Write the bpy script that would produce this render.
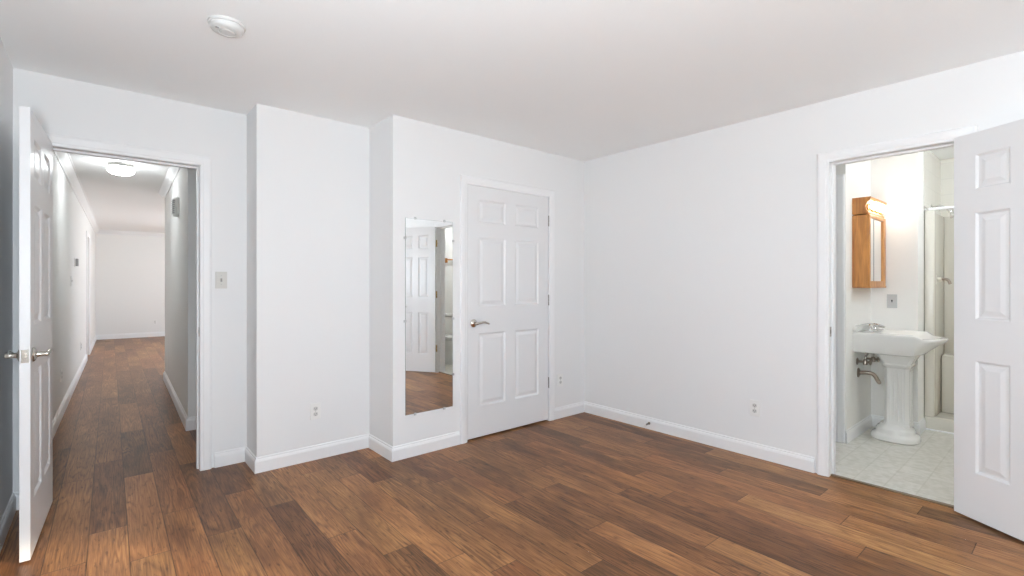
import bpy, bmesh, math, random
from mathutils import Vector, Matrix
R = math.radians
random.seed(11)
for o in list(bpy.data.objects):
    bpy.data.objects.remove(o)
SC = bpy.context.scene
COL = SC.collection

# ------------------------------------------------------------------ camera, world, sun, exposure
AZ = R(40.424)                       # view direction, clockwise from +Y
cam_d = bpy.data.cameras.new('camera')
cam = bpy.data.objects.new('camera', cam_d); COL.objects.link(cam)
cam.location = (0, 0, 1.250)
cam.rotation_euler = (R(90), 0, -AZ)
cam_d.sensor_width = 36.0
cam_d.lens = 481.89 / 1024 * 36.0
cam_d.shift_y = -(288 - 283.57) / 1024
cam_d.clip_start = 0.02
SC.camera = cam
SC.view_settings.view_transform = 'Standard'
SC.view_settings.look = 'None'
SC.view_settings.gamma = 1.0
SC.view_settings.use_curve_mapping = False
SC.view_settings.exposure = 0.54
SC.cycles.use_denoising = True
SC.cycles.max_bounces = 14
SC.cycles.diffuse_bounces = 9
SC.cycles.glossy_bounces = 5
SC.cycles.transparent_max_bounces = 8
SC.cycles.caustics_reflective = False
SC.cycles.caustics_refractive = False
SC.cycles.sample_clamp_indirect = 6.0

W = bpy.data.worlds.new('world'); SC.world = W
W.use_nodes = True
nt = W.node_tree; bg = nt.nodes['Background']           # sky above, sunlit ground below the horizon
_tc = nt.nodes.new('ShaderNodeTexCoord'); _sx = nt.nodes.new('ShaderNodeSeparateXYZ'); _mr = nt.nodes.new('ShaderNodeMapRange')
_mr.inputs[1].default_value = -0.08; _mr.inputs[2].default_value = 0.08
_mx = nt.nodes.new('ShaderNodeMixRGB'); _mx.inputs[1].default_value = (0.93, 0.97, 1.0, 1); _mx.inputs[2].default_value = (0.44, 0.52, 0.62, 1)
nt.links.new(_tc.outputs['Generated'], _sx.inputs[0]); nt.links.new(_sx.outputs[2], _mr.inputs[0])
nt.links.new(_mr.outputs[0], _mx.inputs[0]); nt.links.new(_mx.outputs[0], bg.inputs[0])
bg.inputs[1].default_value = 5.0

sun_d = bpy.data.lights.new('sun', 'SUN'); sun = bpy.data.objects.new('sun', sun_d); COL.objects.link(sun)
sun_d.energy = 3.5; sun_d.angle = R(1.2); sun_d.color = (1.0, 0.86, 0.66)
SUN_EL = R(18.3)
sdir = Vector((-0.54 * math.cos(SUN_EL), 0.84 * math.cos(SUN_EL), -math.sin(SUN_EL)))
sun.rotation_euler = sdir.to_track_quat('-Z', 'Y').to_euler()

def portal(loc, rot, sx, sy):
    d = bpy.data.lights.new('window_portal', 'AREA'); d.shape = 'RECTANGLE'; d.size = sx; d.size_y = sy
    o = bpy.data.objects.new('window_portal', d); COL.objects.link(o)
    o.location = loc; o.rotation_euler = rot
    d.cycles.is_portal = True
    return o

# room numbers (metres)
H = 2.44
XR, YM, XML, YA, XA, YD, XL = 3.589, 3.127, 1.5615, 3.5177, 0.780, 3.805, -0.372
YS = -2.0                            # wall behind the camera
PH = R(1.39)                         # the hallway runs 1.4 degrees off the bedroom
HM = Matrix.Translation((0, 3.92, 0)) @ Matrix.Rotation(-PH, 4, 'Z')   # hall frame -> world
FM = Matrix.Translation((0, 3.92, 0)) @ Matrix.Rotation(R(-0.6), 4, 'Z')   # the planks run almost square to the bedroom
I4 = Matrix.Identity(4)
SL, SR, T0, T1, TB, SE = -0.348, 0.536, 1.006, 3.815, 10.2, 4.2

# ------------------------------------------------------------------ materials
def mat(name, col, rough=0.5, metal=0.0, spec=0.5, bump=0.0, bscale=200.0, var=0.0, vscale=3.0):
    m = bpy.data.materials.new(name); m.use_nodes = True
    nt = m.node_tree; b = nt.nodes['Principled BSDF']
    b.inputs['Base Color'].default_value = (*col, 1)
    b.inputs['Roughness'].default_value = rough
    b.inputs['Metallic'].default_value = metal
    b.inputs['Specular IOR Level'].default_value = spec
    tc = nt.nodes.new('ShaderNodeTexCoord')
    if bump:
        n = nt.nodes.new('ShaderNodeTexNoise'); n.inputs['Scale'].default_value = bscale
        bp = nt.nodes.new('ShaderNodeBump'); bp.inputs['Strength'].default_value = bump
        bp.inputs['Distance'].default_value = 0.002
        nt.links.new(tc.outputs['Object'], n.inputs['Vector'])
        nt.links.new(n.outputs['Fac'], bp.inputs['Height'])
        nt.links.new(bp.outputs['Normal'], b.inputs['Normal'])
    if var:
        n = nt.nodes.new('ShaderNodeTexNoise'); n.inputs['Scale'].default_value = vscale
        rmp = nt.nodes.new('ShaderNodeMixRGB')
        rmp.inputs[1].default_value = (*[c * (1 - var) for c in col], 1)
        rmp.inputs[2].default_value = (*[min(1, c * (1 + var)) for c in col], 1)
        nt.links.new(tc.outputs['Object'], n.inputs['Vector'])
        nt.links.new(n.outputs['Fac'], rmp.inputs[0])
        nt.links.new(rmp.outputs[0], b.inputs['Base Color'])
    return m

def emit(name, col, s):
    m = bpy.data.materials.new(name); m.use_nodes = True
    b = m.node_tree.nodes['Principled BSDF']
    b.inputs['Base Color'].default_value = (*col, 1)
    b.inputs['Emission Color'].default_value = (*col, 1)
    b.inputs['Emission Strength'].default_value = s
    b.inputs['Roughness'].default_value = 0.3
    return m

M_WALL = mat('wall_paint', (0.80, 0.805, 0.805), 0.7, spec=0.25, bump=0.08, bscale=160)
M_CEIL = mat('ceiling_paint', (0.915, 0.925, 0.925), 0.85, spec=0.15, bump=0.08, bscale=140)
M_TRIM = mat('trim_paint', (0.835, 0.84, 0.845), 0.4, spec=0.4, bump=0.03, bscale=60)
M_DOOR = mat('door_paint', (0.77, 0.775, 0.78), 0.32, spec=0.45, bump=0.04, bscale=90)
M_HALL = mat('hall_paint', (0.80, 0.80, 0.785), 0.7, spec=0.25, bump=0.08, bscale=160)
M_BATHW = mat('bath_paint', (0.83, 0.82, 0.79), 0.55, spec=0.3, bump=0.06, bscale=160)
M_NICKEL = mat('satin_nickel', (0.60, 0.56, 0.50), 0.22, metal=1.0, bump=0.02, bscale=300)
M_CHROME = mat('chrome', (0.70, 0.69, 0.68), 0.12, metal=1.0, bump=0.01)
M_AGED = mat('tarnished_chrome', (0.36, 0.30, 0.25), 0.28, metal=1.0, var=0.25, vscale=60)
M_BRASS = mat('brass', (0.62, 0.44, 0.17), 0.25, metal=1.0, var=0.1, vscale=40)
M_STEEL = mat('hinge_steel', (0.30, 0.29, 0.27), 0.35, metal=1.0, bump=0.02)
M_PLATE = mat('plate_plastic', (0.82, 0.82, 0.80), 0.3, spec=0.5, bump=0.01)
M_PLATED = mat('plate_ivory', (0.62, 0.61, 0.57), 0.35, spec=0.5, bump=0.01)
M_METPL = mat('steel_plate', (0.50, 0.50, 0.49), 0.45, metal=0.6, bump=0.02)
M_DARK = mat('dark_slot', (0.03, 0.03, 0.03), 0.6, bump=0.01)
M_GREY = mat('grey_plastic', (0.33, 0.33, 0.33), 0.45, bump=0.03)
M_LGREY = mat('pale_grey_plastic', (0.60, 0.60, 0.58), 0.45, bump=0.03)
M_CERAM = mat('porcelain', (0.72, 0.71, 0.68), 0.12, spec=0.6, bump=0.005)
M_FIBER = mat('shower_fibreglass', (0.66, 0.63, 0.56), 0.25, spec=0.5, bump=0.01)
M_SMOKE = mat('detector_plastic', (0.66, 0.66, 0.645), 0.4, bump=0.01)
M_CLIP = mat('clear_clip', (0.55, 0.56, 0.56), 0.2, spec=0.6, bump=0.01)
M_MIRROR = mat('mirror_silver', (0.90, 0.91, 0.91), 0.012, metal=1.0)
M_MEDGE = mat('mirror_edge', (0.25, 0.30, 0.28), 0.2, bump=0.01)
M_STRIP = mat('threshold_metal', (0.20, 0.14, 0.09), 0.4, metal=0.4, bump=0.03)
M_DOME = emit('lit_glass_dome', (0.94, 0.98, 1.0), 25.0)
M_BULB = emit('lit_bulb', (1.0, 0.90, 0.76), 10.0)
M_LDOME = emit('added_lamp_globe', (0.835, 0.925, 1.0), 146.0)  # globe of the added floor lamp
M_CDOME = emit('added_ceiling_globe', (0.88, 0.94, 1.0), 44.0)  # globes of the added hanging lights

def glass_mat():
    m = bpy.data.materials.new('window_glass'); m.use_nodes = True
    nt = m.node_tree; nt.nodes.clear()
    o = nt.nodes.new('ShaderNodeOutputMaterial'); mx = nt.nodes.new('ShaderNodeMixShader')
    t = nt.nodes.new('ShaderNodeBsdfTransparent'); g = nt.nodes.new('ShaderNodeBsdfGlossy')
    mx.inputs[0].default_value = 0.05
    g.inputs['Roughness'].default_value = 0.02
    nt.links.new(t.outputs[0], mx.inputs[1])
    nt.links.new(g.outputs[0], mx.inputs[2]); nt.links.new(mx.outputs[0], o.inputs[0])
    return m
M_GLASS = glass_mat()

def oak_mat():
    m = bpy.data.materials.new('honey_oak'); m.use_nodes = True
    nt = m.node_tree; L = nt.links; b = nt.nodes['Principled BSDF']
    tc = nt.nodes.new('ShaderNodeTexCoord'); mp = nt.nodes.new('ShaderNodeMapping')
    mp.inputs['Scale'].default_value = (22, 22, 2.2)
    n = nt.nodes.new('ShaderNodeTexNoise'); n.inputs['Scale'].default_value = 1.6; n.inputs['Detail'].default_value = 6
    n.inputs['Distortion'].default_value = 0.8
    r = nt.nodes.new('ShaderNodeValToRGB')
    r.color_ramp.elements[0].position = 0.33; r.color_ramp.elements[0].color = (0.30, 0.105, 0.022, 1)
    r.color_ramp.elements[1].position = 0.66; r.color_ramp.elements[1].color = (0.56, 0.25, 0.062, 1)
    L.new(tc.outputs['Object'], mp.inputs[0]); L.new(mp.outputs[0], n.inputs['Vector'])
    L.new(n.outputs['Fac'], r.inputs[0]); L.new(r.outputs[0], b.inputs['Base Color'])
    b.inputs['Roughness'].default_value = 0.35
    return m
M_OAK = oak_mat()

def bath_floor_mat():
    m = bpy.data.materials.new('vinyl_tile'); m.use_nodes = True
    nt = m.node_tree; L = nt.links; b = nt.nodes['Principled BSDF']
    tc = nt.nodes.new('ShaderNodeTexCoord')
    br = nt.nodes.new('ShaderNodeTexBrick'); br.offset = 0.0
    br.inputs['Color1'].default_value = (0.66, 0.64, 0.585, 1); br.inputs['Color2'].default_value = (0.70, 0.68, 0.63, 1)
    br.inputs['Mortar'].default_value = (0.60, 0.58, 0.52, 1)
    br.inputs['Scale'].default_value = 1.0; br.inputs['Brick Width'].default_value = 0.155
    br.inputs['Row Height'].default_value = 0.155; br.inputs['Mortar Size'].default_value = 0.006
    br.inputs['Mortar Smooth'].default_value = 0.6
    L.new(tc.outputs['Object'], br.inputs['Vector'])
    n = nt.nodes.new('ShaderNodeTexNoise'); n.inputs['Scale'].default_value = 22; n.inputs['Detail'].default_value = 5
    L.new(tc.outputs['Object'], n.inputs['Vector'])
    mx = nt.nodes.new('ShaderNodeMixRGB'); mx.blend_type = 'MULTIPLY'; mx.inputs[0].default_value = 1.0
    rp = nt.nodes.new('ShaderNodeValToRGB')
    rp.color_ramp.elements[0].position = 0.38; rp.color_ramp.elements[0].color = (0.86, 0.86, 0.83, 1)
    rp.color_ramp.elements[1].position = 0.6; rp.color_ramp.elements[1].color = (1, 1, 1, 1)
    L.new(n.outputs['Fac'], rp.inputs[0]); L.new(br.outputs['Color'], mx.inputs[1]); L.new(rp.outputs[0], mx.inputs[2])
    L.new(mx.outputs[0], b.inputs['Base Color'])
    b.inputs['Roughness'].default_value = 0.3
    return m
M_VINYL = bath_floor_mat()

def tile_mat():
    m = bpy.data.materials.new('shower_tile'); m.use_nodes = True
    nt = m.node_tree; L = nt.links; b = nt.nodes['Principled BSDF']
    tc = nt.nodes.new('ShaderNodeTexCoord'); sp = nt.nodes.new('ShaderNodeSeparateXYZ'); cb = nt.nodes.new('ShaderNodeCombineXYZ')
    ad = nt.nodes.new('ShaderNodeMath'); ad.operation = 'ADD'
    L.new(tc.outputs['Object'], sp.inputs[0]); L.new(sp.outputs[0], ad.inputs[0]); L.new(sp.outputs[1], ad.inputs[1])
    L.new(ad.outputs[0], cb.inputs[0]); L.new(sp.outputs[2], cb.inputs[1])
    br = nt.nodes.new('ShaderNodeTexBrick'); br.offset = 0.0
    br.inputs['Color1'].default_value = (0.74, 0.72, 0.66, 1); br.inputs['Color2'].default_value = (0.76, 0.74, 0.68, 1)
    br.inputs['Mortar'].default_value = (0.70, 0.68, 0.63, 1); br.inputs['Scale'].default_value = 1.0
    br.inputs['Brick Width'].default_value = 0.15; br.inputs['Row Height'].default_value = 0.15
    br.inputs['Mortar Size'].default_value = 0.004
    L.new(cb.outputs[0], br.inputs['Vector']); L.new(br.outputs['Color'], b.inputs['Base Color'])
    b.inputs['Roughness'].default_value = 0.2
    return m
M_TILE = tile_mat()

def wood_floor_mat():
    """planks: UV = metres inside the plank, colour attribute = (tone, seed, plank length / 2, hue)"""
    m = bpy.data.materials.new('oak_plank_floor'); m.use_nodes = True
    nt = m.node_tree; L = nt.links; N = nt.nodes.new; b = nt.nodes['Principled BSDF']
    def math_(op, a, c=None):
        n = N('ShaderNodeMath'); n.operation = op
        for i, v in enumerate((a, c)):
            if v is None: continue
            if isinstance(v, (int, float)): n.inputs[i].default_value = v
            else: L.new(v, n.inputs[i])
        return n.outputs[0]
    uv = N('ShaderNodeUVMap'); uv.uv_map = 'plank'
    at = N('ShaderNodeVertexColor'); at.layer_name = 'plank_tone'
    su = N('ShaderNodeSeparateXYZ'); L.new(uv.outputs[0], su.inputs[0])
    sa = N('ShaderNodeSeparateColor'); L.new(at.outputs['Color'], sa.inputs[0])
    tone, seed, half = sa.outputs[0], sa.outputs[1], sa.outputs[2]
    x, y = su.outputs[0], su.outputs[1]
    # grain coordinates, offset per plank
    off = math_('MULTIPLY', seed, 83.0)
    cg = N('ShaderNodeCombineXYZ')
    L.new(math_('ADD', math_('MULTIPLY', x, 10.0), off), cg.inputs[0])
    L.new(math_('ADD', math_('MULTIPLY', y, 0.8), off), cg.inputs[1]); L.new(off, cg.inputs[2])
    n1 = N('ShaderNodeTexNoise'); n1.inputs['Scale'].default_value = 1.0; n1.inputs['Detail'].default_value = 2.0
    n1.inputs['Distortion'].default_value = 0.25
    L.new(cg.outputs[0], n1.inputs['Vector'])
    # cathedral rings: contour lines of the low noise
    rings = math_('FRACT', math_('MULTIPLY', n1.outputs['Fac'], 13.0))
    tri = math_('ABSOLUTE', math_('SUBTRACT', rings, 0.5))            # 0..0.5
    ring = math_('MULTIPLY', tri, 2.0)
    ringp = math_('POWER', ring, 2.2)
    # fine streaks
    cf = N('ShaderNodeCombineXYZ')
    L.new(math_('ADD', math_('MULTIPLY', x, 190.0), off), cf.inputs[0])
    L.new(math_('ADD', math_('MULTIPLY', y, 7.0), off), cf.inputs[1]); L.new(off, cf.inputs[2])
    n2 = N('ShaderNodeTexNoise'); n2.inputs['Scale'].default_value = 1.0; n2.inputs['Detail'].default_value = 5.0
    L.new(cf.outputs[0], n2.inputs['Vector'])
    # broad mottling
    cb = N('ShaderNodeCombineXYZ')
    L.new(math_('ADD', math_('MULTIPLY', x, 9.0), off), cb.inputs[0])
    L.new(math_('ADD', math_('MULTIPLY', y, 2.2), math_('MULTIPLY', off, 1.7)), cb.inputs[1]); L.new(off, cb.inputs[2])
    n3 = N('ShaderNodeTexNoise'); n3.inputs['Scale'].default_value = 1.0; n3.inputs['Detail'].default_value = 3.0
    L.new(cb.outputs[0], n3.inputs['Vector'])
    v = math_('ADD', math_('MULTIPLY', math_('SUBTRACT', n3.outputs['Fac'], 0.5), 0.85),
              math_('MULTIPLY', math_('SUBTRACT', n2.outputs['Fac'], 0.5), 0.75))
    msk = N('ShaderNodeMapRange'); msk.inputs[1].default_value = 0.42; msk.inputs[2].default_value = 0.62
    msk.inputs[3].default_value = 0.05; msk.inputs[4].default_value = 0.30
    L.new(n3.outputs['Fac'], msk.inputs[0])
    v = math_('SUBTRACT', v, math_('MULTIPLY', ringp, msk.outputs[0]))
    # pores and small knots
    ck = N('ShaderNodeCombineXYZ')
    L.new(math_('ADD', math_('MULTIPLY', x, 75.0), off), ck.inputs[0])
    L.new(math_('ADD', math_('MULTIPLY', y, 16.0), off), ck.inputs[1]); L.new(off, ck.inputs[2])
    n4 = N('ShaderNodeTexNoise'); n4.inputs['Scale'].default_value = 1.0; n4.inputs['Detail'].default_value = 3.0
    L.new(ck.outputs[0], n4.inputs['Vector'])
    pore = N('ShaderNodeMapRange'); pore.inputs[1].default_value = 0.60; pore.inputs[2].default_value = 0.72
    pore.inputs[3].default_value = 0.0; pore.inputs[4].default_value = 0.24
    L.new(n4.outputs['Fac'], pore.inputs[0])
    v = math_('SUBTRACT', v, pore.outputs[0])
    v = math_('ADD', v, math_('ADD', math_('MULTIPLY', math_('SUBTRACT', tone, 0.5), 1.3), 0.60))
    ramp = N('ShaderNodeValToRGB'); cr = ramp.color_ramp
    cr.elements[0].position = 0.0; cr.elements[0].color = (0.040, 0.017, 0.007, 1)
    cr.elements[1].position = 1.0; cr.elements[1].color = (0.50, 0.262, 0.100, 1)
    for p, c in ((0.25, (0.080, 0.034, 0.013)), (0.5, (0.185, 0.083, 0.031)), (0.75, (0.325, 0.158, 0.058))):
        e = cr.elements.new(p); e.color = (*c, 1)
    L.new(v, ramp.inputs[0])
    hue = N('ShaderNodeMixRGB'); hue.blend_type = 'MULTIPLY'                 # some planks a little redder
    hue.inputs[2].default_value = (1.02, 0.90, 0.90, 1)
    L.new(math_('FRACT', math_('MULTIPLY', seed, 7.0)), hue.inputs[0]); L.new(ramp.outputs[0], hue.inputs[1])
    # bevelled plank joints
    W_ = PLANK_W
    ex = math_('MINIMUM', x, math_('SUBTRACT', W_, x))
    ey = math_('MINIMUM', y, math_('SUBTRACT', math_('MULTIPLY', half, 2.0), y))
    ed = math_('MINIMUM', ex, ey)
    mr = N('ShaderNodeMapRange'); mr.inputs[1].default_value = 0.0008; mr.inputs[2].default_value = 0.0030
    mr.inputs[3].default_value = 0.35; mr.inputs[4].default_value = 1.0
    L.new(ed, mr.inputs[0])
    mul = N('ShaderNodeMixRGB'); mul.blend_type = 'MULTIPLY'; mul.inputs[0].default_value = 1.0
    L.new(hue.outputs[0], mul.inputs[1]); L.new(mr.outputs[0], mul.inputs[2])
    L.new(mul.outputs[0], b.inputs['Base Color'])
    bp = N('ShaderNodeBump'); bp.inputs['Strength'].default_value = 0.25; bp.inputs['Distance'].default_value = 0.002
    L.new(math_('ADD', math_('MULTIPLY', n2.outputs['Fac'], 0.4), mr.outputs[0]), bp.inputs['Height'])
    L.new(bp.outputs[0], b.inputs['Normal'])
    b.inputs['Roughness'].default_value = 0.33
    b.inputs['Specular IOR Level'].default_value = 0.22
    return m

# ------------------------------------------------------------------ mesh helpers
def box(bm, x0, x1, y0, y1, z0, z1, mi=0, M=I4, bev=0.0):
    vs = [bm.verts.new(M @ Vector(p)) for p in
          ((x0, y0, z0), (x1, y0, z0), (x1, y1, z0), (x0, y1, z0), (x0, y0, z1), (x1, y0, z1), (x1, y1, z1), (x0, y1, z1))]
    fs = []
    for q in ((0, 3, 2, 1), (4, 5, 6, 7), (0, 1, 5, 4), (1, 2, 6, 5), (2, 3, 7, 6), (3, 0, 4, 7)):
        f = bm.faces.new([vs[i] for i in q]); f.material_index = mi; fs.append(f)
    if bev:
        es = list({e for f in fs for e in f.edges})
        bmesh.ops.bevel(bm, geom=es, offset=bev, segments=2, affect='EDGES', profile=0.5)

def ring_loft(bm, rings, close0=True, close1=True, mi=0):
    vr = [[bm.verts.new(p) for p in r] for r in rings]
    n = len(vr[0])
    for a, b in zip(vr, vr[1:]):
        for i in range(n):
            j = (i + 1) % n
            f = bm.faces.new((a[i], a[j], b[j], b[i])); f.material_index = mi
    if close0: f = bm.faces.new(vr[0][::-1]); f.material_index = mi
    if close1: f = bm.faces.new(vr[-1]); f.material_index = mi

def frame_from(d):
    d = Vector(d).normalized()
    up = Vector((0, 0, 1)) if abs(d.z) < 0.95 else Vector((1, 0, 0))
    a = d.cross(up).normalized(); b = a.cross(d).normalized()
    return a, b

def tube(bm, pts, r, seg=12, mi=0, M=I4):
    pts = [Vector(p) for p in pts]; rings = []
    rs = r if isinstance(r, (list, tuple)) else [r] * len(pts)
    pa = None
    for i, p in enumerate(pts):
        d = (pts[min(i + 1, len(pts) - 1)] - pts[max(i - 1, 0)]).normalized()
        if pa is None: a, b = frame_from(d)
        else:
            a = (pa - d * pa.dot(d)).normalized(); b = a.cross(d).normalized()
        pa = a
        rings.append([M @ (p + (a * math.cos(t) + b * math.sin(t)) * rs[i]) for t in [2 * math.pi * k / seg for k in range(seg)]])
    ring_loft(bm, rings, mi=mi)

def lathe(bm, prof, seg=32, M=I4, mi=0):
    """prof: (radius, z); caps both ends"""
    rings = [[M @ Vector((r * math.cos(2 * math.pi * k / seg), r * math.sin(2 * math.pi * k / seg), z)) for k in range(seg)]
             for r, z in prof]
    ring_loft(bm, rings, mi=mi)

def smooth_path(ctrl, n=8):
    P = [Vector(c) for c in ctrl]; P = [P[0]] + P + [P[-1]]; out = []
    for i in range(1, len(P) - 2):
        for k in range(n):
            t = k / n
            out.append(0.5 * ((2 * P[i]) + (P[i + 1] - P[i - 1]) * t + (2 * P[i - 1] - 5 * P[i] + 4 * P[i + 1] - P[i + 2]) * t * t
                              + (3 * P[i] - P[i - 1] - 3 * P[i + 1] + P[i + 2]) * t ** 3))
    out.append(P[-2]); return out

def obj(name, bm, mats, parent=None, M=None, smooth=None):
    bmesh.ops.remove_doubles(bm, verts=bm.verts, dist=1e-6)
    bmesh.ops.recalc_face_normals(bm, faces=bm.faces)
    me = bpy.data.meshes.new(name); bm.to_mesh(me); bm.free()
    if not isinstance(mats, (list, tuple)): mats = [mats]
    for m in mats: me.materials.append(m)
    o = bpy.data.objects.new(name, me); COL.objects.link(o)
    if smooth:
        me.polygons.foreach_set('use_smooth', [True] * len(me.polygons))
        me.set_sharp_from_angle(angle=R(smooth))
    if parent: o.parent = parent
    if M is not None: o.matrix_world = M
    return o

def tag(o, label, cat, group=None, kind=None):
    o['label'] = label; o['category'] = cat
    if group: o['group'] = group
    if kind: o['kind'] = kind
    return o

def thing(name, label, cat, M, group=None):
    o = bpy.data.objects.new(name, None); COL.objects.link(o)
    o.empty_display_size = 0.05
    o.matrix_world = M
    return tag(o, label, cat, group)

def copy_tree(o, M, label, parent=None):
    c = o.copy(); COL.objects.link(c)
    if parent is None: c.matrix_world = M; c['label'] = label
    else: c.parent = parent
    for ch in list(o.children): copy_tree(ch, None, None, c)
    return c

def struct(name, bm, m, label, cat, smooth=None):
    return tag(obj(name, bm, m, smooth=smooth), label, cat, kind='structure')

def wall_frame(origin, along, normal):
    """local x = along the wall, y = out of the wall, z = up"""
    a = Vector((*along, 0)).normalized(); n = Vector((*normal, 0)).normalized()
    M = Matrix(((a.x, n.x, 0, origin[0]), (a.y, n.y, 0, origin[1]), (0, 0, 1, origin[2]), (0, 0, 0, 1)))
    return M

BASE = [(0, 0), (0.014, 0), (0.014, 0.072), (0.010, 0.084), (0.006, 0.088), (0.005, 0.098), (0, 0.102)]
CROWN = [(0, 0), (0.012, 0), (0.016, -0.012), (0.0, -0.0)]
CROWNP = [(0, -0.088), (0.010, -0.088), (0.014, -0.074), (0.030, -0.056), (0.052, -0.026), (0.060, -0.010), (0.072, -0.006), (0.072, 0), (0, 0)]
def sweep(bm, prof, A, B, n, e0=0.0, e1=0.0, M=I4, z=0.0):
    """extrude (out, up) profile from A to B; e0/e1 mitre (+ outside corner, - inside)"""
    A, B, n = Vector((*A, 0)), Vector((*B, 0)), Vector((*n, 0)); d = (B - A).normalized()
    r0 = [M @ (A + n * o - d * (e0 * o) + Vector((0, 0, z + u))) for o, u in prof]
    r1 = [M @ (B + n * o + d * (e1 * o) + Vector((0, 0, z + u))) for o, u in prof]
    ring_loft(bm, [r0, r1])

CASE_W = 0.066
CASE = [(0.0, 0.0), (0.0, 0.010), (0.006, 0.013), (0.016, 0.013), (0.022, 0.016), (0.050, 0.018), (0.060, 0.017), (CASE_W, 0.012), (CASE_W, 0.0)]
def casing(bm, M, a0, a1, h):
    """door casing round an opening a0..a1 x 0..h in a wall frame"""
    rows = []
    for w, t in CASE:
        rows.append([M @ Vector(p) for p in ((a0 - w, t, 0), (a0 - w, t, h + w), (a1 + w, t, h + w), (a1 + w, t, 0))])
    ring_loft(bm, [[r[k] for r in rows] for k in range(4)])

# ------------------------------------------------------------------ floor: planks
PLANK_W = 0.1495
M_FLOOR = wood_floor_mat()
PLANK_L = 1.22
# one end joint per row (metres along the hall axis), read off the floor; the rest follow every plank length
JOINT = {-1: -.73, 0: .06, 1: -.71, 2: -1.13, 3: -.65, 4: -.98, 5: -1.53, 6: -.62, 7: -.84, 8: -1.04, 9: -1.86, 10: -1.29, 11: -1.8, 12: -2.29,
         13: -1.79, 14: -2.75, 15: -2.12, 16: -2.32, 17: -3.24, 18: -2.62, 19: -3.09, 20: -2.35, 21: -2.9, 22: -2.1}
# tone of single planks: row -> (position, tone); bathroom-side rows lightened in place of its light
TONE = {-1: [(-1.03, .62), (0.12, .42), (.71, .5)], 0: [(-.55, .62), (.49, .38)], 1: [(-1.03, .56), (.1, .50), (1.01, .42)], 2: [(-1.36, .53), (-.71, .38)],
        3: [(-.93, .50), (-.39, .38)], 4: [(-1.2, .36), (-.67, .48)], 5: [(-1.69, .48), (-1.2, .55)], 6: [(-1.97, .36), (-1.52, .56)], 7: [(-.55, .45), (-1.3, .58)],
        8: [(-2.05, .5), (-1.2, .47), (-.85, .38)], 9: [(-2.1, .46), (-1.2, .44)], 10: [(-1.96, .50), (-1.0, .40)], 11: [(-2.07, .37), (-1.5, .48)], 12: [(-2.6, .55), (-2.0, .42)],
        13: [(-2.2, .40), (-1.5, .5)], 14: [(-3.0, .56), (-2.0, .50)], 15: [(-2.5, .36), (-1.7, .43)], 16: [(-2.8, .40), (-1.7, .56)], 17: [(-2.66, .52)],
        18: [(-3.1, .60), (-3.6, .66), (-2.2, .47)], 19: [(-3.4, .64), (-2.5, .57)], 20: [(-2.57, .52), (-1.47, .46), (-3.7, .63)], 21: [(-2.5, .40), (-3.2, .60)], 22: [(-3.28, .58)], 23: [(-3.28, .60)]}
def build_floor():
    bm = bmesh.new(); uvl = bm.loops.layers.uv.new('plank'); cl = bm.loops.layers.float_color.new('plank_tone')
    rnd = random.Random(5)
    for k in range(-5, 33):
        s0 = 0.1095 + PLANK_W * k; s1 = s0 + PLANK_W
        if s0 > SE: continue
        j = JOINT.get(k, rnd.uniform(0, PLANK_L))
        t = j - PLANK_L * math.ceil((j + 6.2) / PLANK_L)
        while t < TB + 0.1:
            ta, tb = t, t + PLANK_L
            t = tb
            tone = 0.50 + rnd.choice((-0.11, -0.07, -0.02, 0.02, 0.05, 0.08)) + rnd.uniform(-0.02, 0.02)
            for p, v in TONE.get(k, ()):
                if ta < p < tb: tone = v
            seed = rnd.random()
            vs = [bm.verts.new(FM @ Vector(p)) for p in ((s0, ta, 0), (s1, ta, 0), (s1, tb, 0), (s0, tb, 0))]
            f = bm.faces.new(vs)
            for lp, uv in zip(f.loops, ((0, 0), (PLANK_W, 0), (PLANK_W, tb - ta), (0, tb - ta))):
                lp[uvl].uv = uv; lp[cl] = (tone, seed, (tb - ta) / 2, 1.0)
    # the bedroom ends at the bathroom threshold; behind it lie other floors
    g = bm.verts[:] + bm.edges[:] + bm.faces[:]
    far = [f for f in bm.faces if min(v.co.y for v in f.verts) > 3.6]
    near = [f for f in bm.faces if f not in set(far)]
    geom = list({x for f in near for x in (*f.verts, *f.edges)}) + near
    bmesh.ops.bisect_plane(bm, geom=geom, plane_co=(3.628, 0, 0), plane_no=(1, 0, 0), clear_outer=True)
    me = bpy.data.meshes.new('floor')
    bmesh.ops.recalc_face_normals(bm, faces=bm.faces)
    if sum(f.normal.z for f in bm.faces) < 0: bmesh.ops.reverse_faces(bm, faces=bm.faces)
    bm.to_mesh(me); bm.free()
    me.materials.append(M_FLOOR)
    o = bpy.data.objects.new('floor', me); COL.objects.link(o)
    tag(o, 'brown oak plank floor of the bedroom running on into the hallway', 'floor', kind='structure')
build_floor()

# ------------------------------------------------------------------ bedroom shell
bm = bmesh.new(); box(bm, XL - 0.12, 6.4, YS - 0.15, 3.93, H, H + 0.101)
struct('ceiling', bm, M_CEIL, 'plain white bedroom ceiling', 'ceiling')
DH = 2.04
HD0, HD1 = -0.250, 0.503             # hall doorway
BD0, BD1 = 0.412, 1.047              # bathroom doorway (Y)
CD0, CD1 = 2.190, 3.106              # closet doorway

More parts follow.
